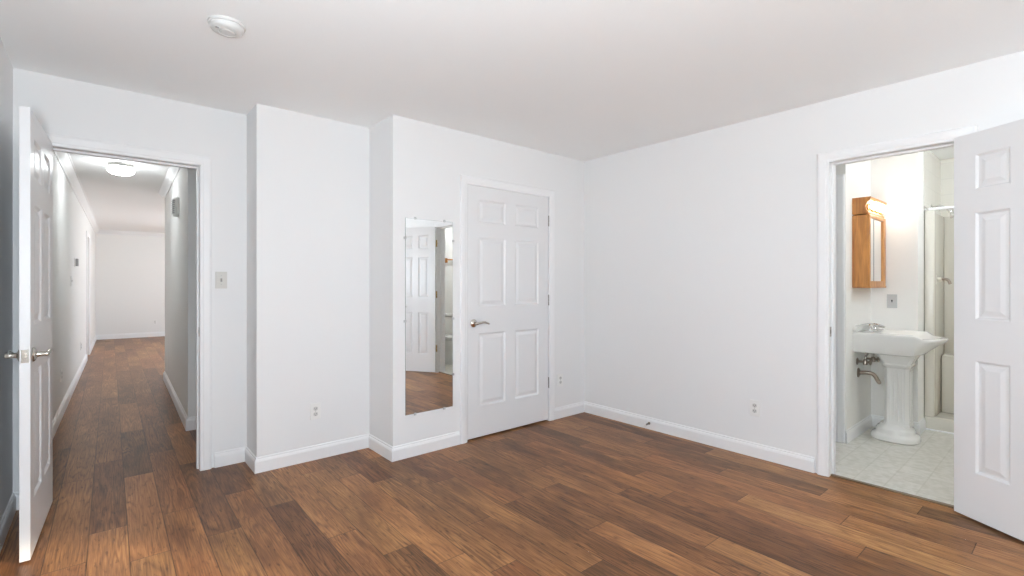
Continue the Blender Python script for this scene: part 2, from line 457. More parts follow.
bm = bmesh.new()
LWY0, LWY1 = -1.85, -0.25             # window added in the left wall for light, behind the camera
box(bm, XL - 0.12, XL, YS, LWY0, 0, H); box(bm, XL - 0.12, XL, LWY1, 3.92, 0, H)
box(bm, XL - 0.12, XL, LWY0, LWY1, 0, 0.55); box(bm, XL - 0.12, XL, LWY0, LWY1, 2.14, H)
struct('wall_left', bm, M_WALL, 'white bedroom wall at the left behind the open hall door', 'wall')
bm = bmesh.new()
box(bm, XR, XR + 0.115, YS, BD0, 0, H); box(bm, XR, XR + 0.115, BD1, 3.9, 0, H); box(bm, XR, XR + 0.115, BD0, BD1, DH, H)
struct('wall_right', bm, M_WALL, 'long white bedroom wall with the bathroom doorway in it', 'wall')
bm = bmesh.new()
box(bm, XML, CD0, YM, YM + 0.115, 0, H); box(bm, CD1, XR, YM, YM + 0.115, 0, H); box(bm, CD0, CD1, YM, YM + 0.115, DH, H)
box(bm, XML, XML + 0.115, YM + 0.115, 3.9, 0, H)
box(bm, XML + 0.115, XR, 3.8, 3.9, 0, H)
struct('wall_back', bm, M_WALL, 'white wall that carries the mirror and the closed closet door', 'wall')
bm = bmesh.new()
box(bm, XA, XML, YA, 3.9, 0, H)
struct('wall_chase', bm, M_WALL, 'white wall block stepping forward between hall doorway and mirror wall', 'wall')
bm = bmesh.new()
box(bm, XL, HD0, YD, YD + 0.115, 0, H); box(bm, HD1, XA, YD, YD + 0.115, 0, H); box(bm, HD0, HD1, YD, YD + 0.115, DH, H)
struct('wall_doorway', bm, M_WALL, 'white wall with the hall doorway and light switch', 'wall')
# wall behind the camera with two windows, the left one added for light
WN = [(-0.32, 0.40), (2.72, 3.42)]; WZ0, WZ1 = 0.55, 2.14
bm = bmesh.new()
xs = [XL - 0.12, WN[0][0], WN[0][1], WN[1][0], WN[1][1], XR + 0.115]
for i in range(0, 6, 2): box(bm, xs[i], xs[i + 1], YS - 0.15, YS, 0, H)
for a, b in WN: box(bm, a, b, YS - 0.15, YS, 0, WZ0); box(bm, a, b, YS - 0.15, YS, WZ1, H)
struct('wall_front', bm, M_WALL, 'white bedroom wall behind the camera with two windows, one of them added', 'wall')
def window(name, M, w, z0, z1, label):
    fr = thing(name, label, 'window', M); fr['kind'] = 'structure'
    b = bmesh.new()
    for x0, x1, a, c in ((0, 0.045, z0, z1), (w - 0.045, w, z0, z1), (0.045, w - 0.045, z0, z0 + 0.045), (0.045, w - 0.045, z1 - 0.045, z1),
                         (0.045, w - 0.045, (z0 + z1) / 2 - 0.022, (z0 + z1) / 2 + 0.022)):
        box(b, x0, x1, -0.12, -0.06, a - 0, c)
    obj('window_frame', b, M_TRIM, fr)
    b = bmesh.new(); box(b, 0.045, w - 0.045, -0.092, -0.088, z0 + 0.045, z1 - 0.045); obj('pane', b, M_GLASS, fr)
    b = bmesh.new(); box(b, -0.05, w + 0.05, -0.06, 0.04, z0 - 0.025, z0 - 0.001); obj('window_sill', b, M_TRIM, fr)
    b = bmesh.new(); casing(b, M_loc(), 0, w, z1); obj('window_casing', b, M_TRIM, fr)
    return fr
def M_loc(): return I4
for i, (a, b) in enumerate(WN):
    window('window_%d' % (i + 1), wall_frame((a, YS, 0), (1, 0), (0, 1)), b - a, WZ0, WZ1,
           'white sash window behind the camera, ' + ('added for light nearer the left wall' if i == 0 else 'nearer the bathroom wall'))
    portal(((a + b) / 2, YS - 0.16, (WZ0 + WZ1) / 2), (R(90), 0, 0), b - a, WZ1 - WZ0)

window('window_4', wall_frame((XL, LWY1, 0), (0, -1), (1, 0)), LWY1 - LWY0, WZ0, WZ1, 'white sash window added for light in the left bedroom wall behind the camera')
pw = portal((XL - 0.14, (LWY0 + LWY1) / 2, (WZ0 + WZ1) / 2), (0, 0, 0), LWY1 - LWY0, WZ1 - WZ0)
pw.rotation_euler = (R(90), 0, R(-90))

# ------------------------------------------------------------------ hallway and living room beyond
bm = bmesh.new()
box(bm, SL - 0.8, SE + 0.2, 0.02, TB + 0.2, H, H + 0.1, M=HM)
struct('ceiling_hall', bm, M_CEIL, 'white ceiling of the hallway carrying the round light', 'ceiling')
OD0, OD1 = 6.56, 7.30                # side door in the left hall wall
bm = bmesh.new()
box(bm, SL - 0.12, SL, -0.1, OD0, 0, H, M=HM); box(bm, SL - 0.12, SL, OD1, TB, 0, H, M=HM); box(bm, SL - 0.12, SL, OD0, OD1, DH, H, M=HM)
box(bm, SL - 0.22, SL - 0.12, OD0 - 0.1, OD1 + 0.1, 0, DH + 0.1, M=HM)
struct('wall_hall_left', bm, M_HALL, 'long white hallway wall with thermostat', 'wall')
bm = bmesh.new(); box(bm, SR, 1.7, T0, T1, 0, H, M=HM)
struct('wall_hall_right', bm, M_HALL, 'short white hallway wall with the door chime', 'wall')
bm = bmesh.new(); box(bm, 1.7, 1.8, -0.1, T0, 0, H, M=HM)
struct('wall_passage_end', bm, M_HALL, 'white end wall of the side passage off the hall', 'wall')
bm = bmesh.new(); box(bm, SL - 0.12, SE + 0.12, TB, TB + 0.12, 0, H, M=HM)
struct('wall_living_far', bm, M_HALL, 'pale far wall at the end of the hallway', 'wall')
LW0, LW1, LZ0, LZ1 = 4.3, 7.9, 0.50, 1.88  # unseen window added to light the living room and hall end
bm = bmesh.new()
box(bm, SE, SE + 0.12, T1 - 0.12, LW0, 0, H, M=HM); box(bm, SE, SE + 0.12, LW1, TB, 0, H, M=HM)
box(bm, SE, SE + 0.12, LW0, LW1, 0, LZ0, M=HM); box(bm, SE, SE + 0.12, LW0, LW1, LZ1, H, M=HM)
box(bm, 1.7, SE, T1 - 0.12, T1, 0, H, M=HM)
struct('wall_living_right', bm, M_HALL, 'white living room wall round the corner from the hall with an added window', 'wall')
window('window_3', HM @ wall_frame((SE, LW1, 0), (0, -1), (-1, 0)), LW1 - LW0, LZ0, LZ1, 'wide living room window added for light round the corner from the hallway')
pw = portal((0, 0, 0), (0, 0, 0), LW1 - LW0, LZ1 - LZ0)
pw.matrix_world = HM @ Matrix.Translation((SE + 0.13, (LW0 + LW1) / 2, (LZ0 + LZ1) / 2)) @ Matrix.Rotation(R(90), 4, 'Z') @ Matrix.Rotation(R(90), 4, 'X')

# crown and baseboards of the hallway
bm = bmesh.new(); sweep(bm, CROWNP, (SL, 0), (SL, TB), (1, 0), 0, -1, M=HM, z=H)
struct('trim_1', bm, M_TRIM, 'white crown moulding along the left hallway wall', 'moulding')
bm = bmesh.new(); sweep(bm, CROWNP, (SR, T0), (SR, T1), (-1, 0), 1, 1, M=HM, z=H)
sweep(bm, CROWNP, (SR, T1), (1.7, T1), (0, 1), 1, 0, M=HM, z=H); sweep(bm, CROWNP, (SR, T0), (1.7, T0), (0, -1), 1, 0, M=HM, z=H)
struct('trim_2', bm, M_TRIM, 'white crown moulding along the right hallway wall', 'moulding')
bm = bmesh.new(); sweep(bm, CROWNP, (SL, TB), (SE, TB), (0, -1), -1, 0, M=HM, z=H)
struct('trim_3', bm, M_TRIM, 'white crown moulding along the far wall beyond the hall', 'moulding')
HB = [(o * 1.15, u * 1.1) for o, u in BASE]
bm = bmesh.new(); sweep(bm, HB, (SL, 0), (SL, OD0 - CASE_W), (1, 0), M=HM); sweep(bm, HB, (SL, OD1 + CASE_W), (SL, TB), (1, 0), 0, -1, M=HM)
struct('baseboard_hall_left', bm, M_TRIM, 'white baseboard along the left hallway wall', 'baseboard')
bm = bmesh.new(); sweep(bm, HB, (SR, T0), (SR, T1), (-1, 0), 1, 1, M=HM); sweep(bm, HB, (SR, T0), (1.7, T0), (0, -1), 1, 0, M=HM)
sweep(bm, HB, (SR, T1), (1.7, T1), (0, 1), 1, 0, M=HM)
struct('baseboard_hall_right', bm, M_TRIM, 'white baseboard wrapping the right hallway wall corner', 'baseboard')
bm = bmesh.new(); sweep(bm, HB, (SL, TB), (SE, TB), (0, -1), -1, 0, M=HM)
struct('baseboard_living_far', bm, M_TRIM, 'white baseboard of the far wall beyond the hall', 'baseboard')
bm = bmesh.new(); casing(bm, HM @ wall_frame((SL, 0, 0), (0, 1), (1, 0)), OD0, OD1, DH)
struct('trim_4', bm, M_TRIM, 'white casing of the side door far down the left hallway wall', 'door casing')

# ------------------------------------------------------------------ bedroom baseboards
bm = bmesh.new(); sweep(bm, BASE, (XL, YS), (XL, YD), (1, 0), 0, -1)
struct('baseboard_left', bm, M_TRIM, 'white baseboard behind the open hall door', 'baseboard')
bm = bmesh.new(); sweep(bm, BASE, (XR, BD1 + 0.08), (XR, YM), (-1, 0), 0, -1)
sweep(bm, BASE, (XR, YS), (XR, BD0 - 0.08), (-1, 0), 0, 0)
struct('baseboard_right', bm, M_TRIM, 'long white baseboard along the blank right wall', 'baseboard')
bm = bmesh.new()
sweep(bm, BASE, (XML, YM), (CD0 - CASE_W, YM), (0, -1), 1, 0); sweep(bm, BASE, (CD1 + CASE_W, YM), (XR, YM), (0, -1), 0, -1)
sweep(bm, BASE, (XML, YA), (XML, YM), (-1, 0), -1, 1)
struct('baseboard_back', bm, M_TRIM, 'white baseboard under the mirror and beside the closet door', 'baseboard')
bm = bmesh.new()
sweep(bm, BASE, (XA, YA), (XML, YA), (0, -1), 1, -1); sweep(bm, BASE, (XA, YD), (XA, YA), (-1, 0), -1, 1)
struct('baseboard_chase', bm, M_TRIM, 'white baseboard round the wall block with the low outlet', 'baseboard')
bm = bmesh.new(); sweep(bm, BASE, (HD1 + 0.08, YD), (XA, YD), (0, -1), 0, -1); sweep(bm, BASE, (XL, YD), (HD0 - 0.08, YD), (0, -1), -1, 0)
struct('baseboard_doorway', bm, M_TRIM, 'short white baseboard below the light switch', 'baseboard')

# ------------------------------------------------------------------ door frames
def door_frame(name, M, a0, a1, depth, label, back=True, stop=0.045):
    """casing on the room side, jamb lining through the wall, stop bead"""
    b = bmesh.new(); casing(b, M, a0 + 0.004, a1 - 0.004, DH - 0.004)
    j = 0.018
    box(b, a0 - 0.0, a0 + j - 0.014, -depth, 0.001, 0, DH, M=M); box(b, a1 - j + 0.014, a1, -depth, 0.001, 0, DH, M=M)
    box(b, a0, a1, -depth, 0.001, DH - j + 0.014, DH, M=M)
    box(b, a0, a0 + 0.014, -stop - 0.035, -stop, 0, DH - 0.004, M=M); box(b, a1 - 0.014, a1, -stop - 0.035, -stop, 0, DH - 0.004, M=M)
    box(b, a0 + 0.014, a1 - 0.014, -stop - 0.035, -stop, DH - 0.016, DH - 0.004, M=M)
    if back: casing(b, M @ Matrix.Translation((0, -depth, 0)) @ Matrix.Diagonal((1, -1, 1, 1)), a0 + 0.004, a1 - 0.004, DH - 0.004)
    return struct(name, b, M_TRIM, label, 'door casing')
door_frame('trim_5', wall_frame((0, YD, 0), (1, 0), (0, -1)), HD0, HD1, 0.115, 'white casing round the hall doorway')
door_frame('trim_6', wall_frame((XR, 0, 0), (0, 1), (-1, 0)), BD0, BD1, 0.115, 'white casing round the bathroom doorway')
door_frame('trim_7', wall_frame((0, YM, 0), (1, 0), (0, -1)), CD0, CD1, 0.115, 'white casing round the closed closet door', back=False)

# ------------------------------------------------------------------ doors
PZ = [(0.245, 0.835), (1.050, 1.610), (1.730, 1.915)]
def leaf(W_, Hh, st, mu, t=0.035):
    b = bmesh.new()
    pw = (W_ - 2 * st - mu) / 2
    px = [(st, st + pw), (st + pw + mu, W_ - st)]
    xs = [0, px[0][0], px[0][1], px[1][0], px[1][1], W_]
    zs = [0] + [z for p in PZ for z in p] + [Hh]
    for y, sg in ((0.0, 1), (t, -1)):
        for i in range(5):
            for k in range(len(zs) - 1):
                x0, x1, z0, z1 = xs[i], xs[i + 1], zs[k], zs[k + 1]
                if i in (1, 3) and k in (1, 3, 5):
                    rings = []
                    for o, d in ((0, 0), (0.006, 0.0035), (0.012, 0.009), (0.024, 0.009), (0.034, 0.006), (0.046, 0.0025)):
                        rings.append([Vector(p) for p in ((x0 + o, y + sg * d, z0 + o), (x1 - o, y + sg * d, z0 + o), (x1 - o, y + sg * d, z1 - o), (x0 + o, y + sg * d, z1 - o))])
                    ring_loft(b, rings, close0=False)
                else:
                    b.faces.new([b.verts.new(p) for p in ((x0, y, z0), (x1, y, z0), (x1, y, z1), (x0, y, z1))])
    for x in (0, W_):
        for k in range(len(zs) - 1):
            b.faces.new([b.verts.new(p) for p in ((x, 0, zs[k]), (x, t, zs[k]), (x, t, zs[k + 1]), (x, 0, zs[k + 1]))])
    for z in (0, Hh):
        for i in range(5):
            b.faces.new([b.verts.new(p) for p in ((xs[i], 0, z), (xs[i + 1], 0, z), (xs[i + 1], t, z), (xs[i], t, z))])
    return b

def lever(parent, x, y, z, out, toward):
    """rosette and wavy lever on a door face; out = +-1 along local y, toward = +-1 along local x"""
    M = Matrix.Translation((x, y, z)) @ Matrix.Rotation(R(-90 if out > 0 else 90), 4, 'X')
    b = bmesh.new()
    lathe(b, [(0.032, 0), (0.033, 0.003), (0.030, 0.008), (0.020, 0.012), (0.013, 0.016), (0.011, 0.034), (0.012, 0.040), (0.011, 0.052), (0.006, 0.056)], 24, M)
    p = smooth_path([(x, y + out * 0.046, z), (x + toward * 0.03, y + out * 0.050, z + 0.004), (x + toward * 0.065, y + out * 0.050, z + 0.008),
                     (x + toward * 0.095, y + out * 0.048, z + 0.002), (x + toward * 0.122, y + out * 0.044, z - 0.007)], 5)
    n = len(p)
    tube(b, p, [0.0105 - 0.0035 * i / n for i in range(n)], 10)
    obj('door_handle', b, M_NICKEL, parent, smooth=40)

def hinge(parent, x, y, z, m, out, leafs=None, label=None):
    """butt hinge: knuckle outside the face at local y = y, plus a leaf let into the door edge"""
    b = bmesh.new()
    M = Matrix.Translation((x, y + out * 0.006, z))
    lathe(b, [(0.004, -0.049), (0.0065, -0.046), (0.0065, -0.0155)], 12, M); lathe(b, [(0.0065, -0.0145), (0.0065, 0.0145)], 12, M)
    lathe(b, [(0.0065, 0.0155), (0.0065, 0.046), (0.004, 0.049)], 12, M)
    if leafs: box(b, x - 0.003, x + 0.0015, *leafs, z - 0.044, z + 0.044)
    o = obj('hinge', b, m, parent, smooth=40)
    if label: o['label'] = label
    return o

def latch(parent, x, z, t, side):
    b = bmesh.new(); sx = side
    a, c = sorted((x, x + sx * 0.0015)); box(b, a, c, t / 2 - 0.0125, t / 2 + 0.0125, z - 0.029, z + 0.029, bev=0.0005)
    a, c = sorted((x, x + sx * 0.010)); box(b, a, c, t / 2 - 0.006, t / 2 + 0.006, z - 0.011, z + 0.011, bev=0.002)
    return obj('latch_plate', b, M_NICKEL, parent)

# hall door: open into the bedroom, seen on its latch edge
HW = 0.742
o = obj('door_1', leaf(HW, 2.03, 0.105, 0.10), M_DOOR, M=Matrix.Translation((-0.247, 3.790, 0.010)) @ Matrix.Rotation(R(-92.4), 4, 'Z'))
tag(o, 'white six-panel hall door standing open at the left, seen edge-on', 'door', kind='structure')
lever(o, HW - 0.06, 0.035, 0.915, 1, -1); lever(o, HW - 0.06, 0.0, 0.915, -1, -1)
latch(o, HW, 0.915, 0.035, 1)
for z in (0.23, 1.02, 1.80): hinge(o, 0.0, 0, z, M_BRASS, -1, (0.001, 0.03))
# bathroom door: swung wide towards the camera
BW = 0.612
o = obj('door_2', leaf(BW, 2.03, 0.105, 0.085), M_DOOR, M=Matrix.Translation((3.572, 0.424, 0.012)) @ Matrix.Rotation(R(-122.0), 4, 'Z') @ Matrix.Translation((0.006, -0.035, 0)))
tag(o, 'white six-panel bathroom door swung wide open at the right edge', 'door', kind='structure')
lever(o, BW - 0.06, 0.035, 0.915, 1, -1); lever(o, BW - 0.06, 0.0, 0.915, -1, -1)
latch(o, BW, 0.915, 0.035, 1)
for z in (0.33, 1.085, 1.80): hinge(o, -0.004, 0.035, z, M_BRASS, 1, (0.014, 0.034), label='brass hinge seen in the wall mirror')
# closet door: shut
CW = CD1 - CD0 - 0.016
o = obj('door_3', leaf(CW, 2.022, 0.115, 0.105), M_DOOR, M=Matrix.Translation((CD0 + 0.008, YM + 0.004, 0.014)))
tag(o, 'shut white six-panel closet door beside the wall mirror', 'door', kind='structure')
lever(o, 0.066, 0.0, 0.918, -1, 1)
for z in (0.335, 1.086, 1.806): hinge(o, CW + 0.004, 0, z, M_STEEL, -1)
# side door far down the hall
o = obj('door_4', leaf(OD1 - OD0 - 0.03, 2.015, 0.11, 0.10), M_DOOR, M=HM @ wall_frame((SL - 0.085, OD0 + 0.015, 0.012), (0, 1), (1, 0)))
tag(o, 'shut white door set in the left wall far down the hallway', 'door', kind='structure')

# strike plates on the jambs
def strike(M, label):
    t = thing('strike_plate', label, 'strike plate', M)
    b = bmesh.new(); box(b, -0.014, 0.014, 0, 0.0015, -0.032, 0.032, bev=0.0005); obj('plate', b, M_AGED, t)
    b = bmesh.new(); box(b, -0.006, 0.006, 0.0013, 0.002, -0.013, 0.013); obj('latch_hole', b, M_DARK, t)
    return t
strike(wall_frame((HD1 - 0.004, YD + 0.022, 0.925), (0, 1), (-1, 0)), 'small metal strike plate on the right jamb of the hall doorway')
strike(wall_frame((XR + 0.022, BD1 - 0.004, 0.937), (1, 0), (0, -1)), 'small metal strike plate on the left jamb of the bathroom doorway')

# ------------------------------------------------------------------ wall mirror with clips
MX0, MX1, MZ0, MZ1 = 1.657, 2.060, 0.305, 1.722
t = thing('wall_mirror', 'tall frameless mirror fixed to the white wall with small clips', 'mirror', Matrix.Translation((MX0, YM, MZ0)))
mw, mh = MX1 - MX0, MZ1 - MZ0
b = bmesh.new(); box(b, 0, mw, -0.005, -0.0005, 0, mh); obj('mirror_back', b, M_MEDGE, t)
b = bmesh.new(); e = 0.0015
b.faces.new([b.verts.new(p) for p in ((e, -0.0053, e), (mw - e, -0.0053, e), (mw - e, -0.0053, mh - e), (e, -0.0053, mh - e))])
obj('mirror_glass', b, M_MIRROR, t)
def clip(x, z, dx, dz, m=M_CLIP):
    b = bmesh.new()
    # hooked clip: foot on the wall, lip over the glass
    w = 0.008
    if dx: box(b, *sorted((x - dx * 0.006, x + dx * 0.012)), -0.009, -0.0055, z - w, z + w, bev=0.001); box(b, *sorted((x + dx * 0.001, x + dx * 0.012)), -0.0056, 0, z - w, z + w)
    else: box(b, x - w, x + w, -0.009, -0.0055, *sorted((z - dz * 0.006, z + dz * 0.012)), bev=0.001); box(b, x - w, x + w, -0.0056, 0, *sorted((z + dz * 0.001, z + dz * 0.012)))
    obj('mirror_clip', b, m, t)
for x in (0.078, 0.327): clip(x, 0, 0, -1); clip(x, mh, 0, 1)
for z in (0.675, 1.273): clip(0, z, -1, 0); clip(mw, z, 1, 0)
clip(mw, 0.245, 1, 0, M_GREY)  # extra dark piece standing in for the reflected door-bottom gap, no clip

# ------------------------------------------------------------------ electrical plates
def rounded_plate(b, w, h, t): box(b, -w / 2, w / 2, 0, t, -h / 2, h / 2, bev=0.0022)
def make_outlet(M, label, group, pm=M_PLATE):
    t = thing('electrical_outlet', label, 'outlet', M, group)
    b = bmesh.new(); rounded_plate(b, 0.070, 0.115, 0.006); obj('cover_plate', b, pm, t)
    for z in (0.0195, -0.0195):
        b = bmesh.new()
        ring = [(0.0172 * math.cos(a) if abs(math.cos(a)) < 0.8 else 0.0145 * (1 if math.cos(a) > 0 else -1), 0.0143 * math.sin(a)) for a in [2 * math.pi * k / 24 for k in range(24)]]
        ring_loft(b, [[Vector((x, 0.0055, z + y)) for x, y in ring], [Vector((x, 0.0085, z + y)) for x, y in ring]])
        r = obj('receptacle', b, M_LGREY, t)
        b = bmesh.new()
        for x, hh in ((-0.0062, 0.0045), (0.0062, 0.0035)): box(b, x - 0.0012, x + 0.0012, 0.0084, 0.0089, z + 0.002 - hh, z + 0.002 + hh)
        box(b, -0.0022, 0.0022, 0.0084, 0.0089, z - 0.010, z - 0.006)
        obj('slots', b, M_DARK, r)
    b = bmesh.new(); lathe(b, [(0.003, 0.0055), (0.003, 0.0072), (0.0015, 0.0078)], 10, Matrix.Rotation(R(-90), 4, 'X')); obj('screw', b, M_METPL, t)
    return t
G_OUT = 'duplex outlets low on the walls'
out0 = make_outlet(wall_frame((1.158, YA, 0.342), (-1, 0), (0, -1)), 'white outlet low on the wall block left of the mirror', G_OUT)
copy_tree(out0, wall_frame((3.250, YM, 0.352), (-1, 0), (0, -1)), 'white outlet beside the closet door near the corner')
copy_tree(out0, wall_frame((XR, 1.510, 0.352), (0, 1), (-1, 0)), 'white outlet low on the blank right wall')
copy_tree(out0, HM @ wall_frame((SL, 2.30, 0.385), (0, -1), (1, 0)), 'outlet low on the left hall wall, nearer the bedroom')
copy_tree(out0, HM @ wall_frame((SL, 5.17, 0.372), (0, -1), (1, 0)), 'outlet low on the left hall wall, nearer the living room')
copy_tree(out0, HM @ wall_frame((0.712, TB, 0.344), (-1, 0), (0, -1)), 'outlet low on the pale far wall beyond the hall')

def make_switch(M, label, pm, tm, group=None):
    t = thing('light_switch', label, 'light switch', M, group)
    b = bmesh.new(); rounded_plate(b, 0.070, 0.115, 0.006); obj('cover_plate', b, pm, t)
    b = bmesh.new(); box(b, -0.0055, 0.0055, 0.0055, 0.0075, -0.0125, 0.0125); obj('toggle_slot', b, M_GREY, t)
    b = bmesh.new()
    ring_loft(b, [[Vector((-0.0045, 0.007, -0.004)), Vector((0.0045, 0.007, -0.004)), Vector((0.0045, 0.007, 0.010)), Vector((-0.0045, 0.007, 0.010))],
                  [Vector((-0.0035, 0.018, 0.006)), Vector((0.0035, 0.018, 0.006)), Vector((0.0035, 0.016, 0.012)), Vector((-0.0035, 0.016, 0.012))]])
    obj('toggle', b, tm, t)
    for z in (0.030, -0.030):
        b = bmesh.new(); lathe(b, [(0.0035, 0.0055), (0.0035, 0.0072), (0.002, 0.0078)], 10, Matrix.Translation((0, 0, z)) @ Matrix.Rotation(R(-90), 4, 'X')); obj('screw', b, M_METPL, t)
    return t
make_switch(wall_frame((0.624, YD, 1.274), (-1, 0), (0, -1)), 'pale grey toggle switch beside the hall doorway', M_PLATED, M_GREY)

# ------------------------------------------------------------------ small fittings
t = thing('smoke_detector', 'round white smoke detector on the bedroom ceiling', 'smoke detector', Matrix.Translation((0.438, 2.529, H)))
b = bmesh.new(); lathe(b, [(0.076, 0), (0.077, -0.006), (0.074, -0.012)], 40); obj('base', b, M_SMOKE, t, smooth=40)
b = bmesh.new(); lathe(b, [(0.068, -0.010), (0.069, -0.022), (0.064, -0.032), (0.054, -0.038), (0.036, -0.040), (0.034, -0.037), (0.030, -0.037), (0.028, -0.041), (0.004, -0.042)], 40); obj('cover', b, M_SMOKE, t, smooth=40)
b = bmesh.new(); box(b, -0.050, -0.036, -0.030, -0.022, -0.041, -0.0375); obj('indicator', b, M_GREY, t)

hl = HM @ Vector((0.093, 2.256, H))
t = thing('ceiling_light', 'lit round flush light on the hallway ceiling', 'ceiling light', Matrix.Translation(hl))
b = bmesh.new(); lathe(b, [(0.104, 0), (0.105, -0.008), (0.102, -0.034), (0.092, -0.036)], 40); obj('base', b, M_STEEL, t, smooth=40)
b = bmesh.new(); lathe(b, [(0.092, -0.032), (0.106, -0.046), (0.109, -0.060), (0.103, -0.080), (0.082, -0.098), (0.046, -0.108), (0.010, -0.111)], 40); obj('glass_dome', b, M_DOME, t, smooth=60)
b = bmesh.new(); lathe(b, [(0.006, -0.110), (0.008, -0.114), (0.005, -0.120), (0.002, -0.122)], 14); obj('finial', b, M_NICKEL, t, smooth=40)

# lamps added out of view to brighten and even out the rooms
def added_globe(x, y, drop, r, label):
    t = thing('ceiling_light', label, 'ceiling light', Matrix.Translation((x, y, H)))
    b = bmesh.new(); lathe(b, [(0.065, 0), (0.066, -0.012), (0.050, -0.028), (0.012, -0.034), (0.010, -drop + r * 0.9)], 32); obj('canopy', b, M_METPL, t, smooth=40)
    b = bmesh.new(); lathe(b, [(r * math.sin(a) + 0.002, -drop + r * math.cos(a)) for a in [math.pi * k / 18 for k in range(19)]], 40); obj('glass_globe', b, M_CDOME, t, smooth=60)
t = thing('added_floor_lamp', 'globe floor lamp added for light, standing on the planks by the left bedroom wall beside the camera', 'floor lamp', Matrix.Translation((-0.20, 0.42, 0)))
b = bmesh.new(); lathe(b, [(0.14, 0), (0.14, 0.012), (0.12, 0.020), (0.020, 0.030)], 32); obj('base', b, M_NICKEL, t, smooth=40)
b = bmesh.new(); lathe(b, [(0.011, 0.028), (0.011, 1.215), (0.030, 1.220), (0.032, 1.235)], 16); obj('pole', b, M_NICKEL, t, smooth=40)
b = bmesh.new(); lathe(b, [(0.13 * math.sin(a) + 0.002, 1.36 - 0.13 * math.cos(a)) for a in [math.pi * k / 18 for k in range(19)]], 40); obj('glass_globe', b, M_LDOME, t, smooth=60)
lp = HM @ Vector((2.3, 7.2, 0))
added_globe(lp.x, lp.y, 0.60, 0.20, 'round globe light added for brightness, hanging in the living room round the corner')
added_globe(4.80, 0.02, 0.22, 0.10, 'round globe light added for brightness, hanging from the bathroom ceiling')

# door chime on the right hall wall
t = thing('door_chime', 'grey ribbed door chime box high on the right hall wall', 'door chime', HM @ wall_frame((SR, 1.86, 2.005), (0, 1), (-1, 0)))
b = bmesh.new()
ring_loft(b, [[Vector((x * k, y * (0.6 + 0.4 * k), z)) for x, y in ((-0.075, 0), (-0.074, 0.022), (-0.055, 0.040), (-0.02, 0.050), (0.02, 0.050), (0.055, 0.040), (0.074, 0.022), (0.075, 0))]
              for z, k in ((-0.090, 0.80), (-0.075, 1), (0.075, 1), (0.090, 0.80))])
obj('cover', b, M_LGREY, t, smooth=30)
for i in range(7):
    b = bmesh.new(); box(b, -0.060, 0.060, 0.036, 0.0545, -0.070 + i * 0.0205, -0.060 + i * 0.0205, bev=0.002); obj('rib', b, M_GREY, t)
# thermostat and small control below it
t = thing('thermostat', 'small dark-sided thermostat on the left hall wall', 'thermostat', HM @ wall_frame((SL, 4.05, 1.51), (0, -1), (1, 0)))
b = bmesh.new(); box(b, -0.075, 0.075, 0, 0.010, -0.055, 0.055, bev=0.003); obj('wall_plate', b, M_PLATE, t)
b = bmesh.new(); box(b, -0.062, 0.062, 0.010, 0.034, -0.045, 0.045, bev=0.004); obj('cover', b, M_GREY, t)
b = bmesh.new(); box(b, -0.045, 0.02, 0.0335, 0.0355, -0.012, 0.032); obj('display', b, M_LGREY, t)
make_switch(HM @ wall_frame((SL, 3.47, 1.275), (0, -1), (1, 0)), 'small wall switch below and left of the hall thermostat', M_PLATE, M_LGREY)
# floor register by the far wall
t = thing('floor_register', 'dark floor vent near the far left corner beyond the hall', 'floor vent', HM @ Matrix.Translation((-0.215, 9.70, 0)))
b = bmesh.new(); box(b, -0.13, 0.13, -0.055, 0.055, 0, 0.006, bev=0.002); obj('frame', b, M_STRIP, t)
for i in range(6):
    b = bmesh.new(); box(b, -0.115, 0.115, -0.045 + i * 0.0165, -0.037 + i * 0.0165, 0.0055, 0.008); obj('louvre', b, M_AGED, t)
# door stop on the right baseboard
t = thing('door_stop', 'small spring door stop on the right wall baseboard', 'door stop', wall_frame((XR - 0.014, 2.384, 0.052), (0, 1), (-1, 0)))
RX = Matrix.Rotation(R(-90), 4, 'X')
b = bmesh.new(); lathe(b, [(0.012, 0), (0.012, 0.003), (0.007, 0.006)], 16, RX); obj('base', b, M_AGED, t, smooth=40)
b = bmesh.new()
tube(b, [(0.0052 * math.cos(a), 0.006 + 0.050 * i / 110, 0.0052 * math.sin(a) - 0.00003 * i) for i, a in ((i, i * 0.57) for i in range(111))], 0.0014, 6)
obj('spring', b, M_STEEL, t, smooth=60)
b = bmesh.new(); lathe(b, [(0.007, 0.054), (0.008, 0.058), (0.008, 0.068), (0.005, 0.072)], 16, Matrix.Translation((0, 0, -0.003)) @ RX); obj('rubber_tip', b, M_PLATE, t, smooth=40)

# ------------------------------------------------------------------ bathroom shell
BX0, BX1 = XR + 0.115, 5.14
YSW, XCL, YT, YBS, XT, XTB = 1.177, 4.43, 0.857, -0.50, 5.37, 6.15
bm = bmesh.new(); box(bm, 3.628, XTB, YBS - 0.1, 2.2, -0.05, 0.003)
struct('floor_bathroom', bm, M_VINYL, 'pale square vinyl tile floor of the bathroom', 'floor')
bm = bmesh.new(); box(bm, 3.606, 3.634, BD0 + 0.004, BD1 - 0.004, 0, 0.009, bev=0.003)
struct('trim_8', bm, M_STRIP, 'dark metal threshold strip under the bathroom doorway', 'threshold')
bm = bmesh.new()
LD0, LD1 = 1.247, 1.90                # linen door
box(bm, XCL, XCL + 0.10, LD1, 2.2, 0, H); box(bm, XCL, XCL + 0.10, YSW + 0.0, LD0, 0, H); box(bm, XCL, XCL + 0.10, LD0, LD1, DH, H)
box(bm, XCL + 0.10, BX1, YSW, YSW + 0.1, 0, H)
box(bm, XCL + 0.101, XCL + 0.14, YSW + 0.05, 2.19, 0.001, H - 0.002)  # unseen backing added behind the linen door to stop light leaking through
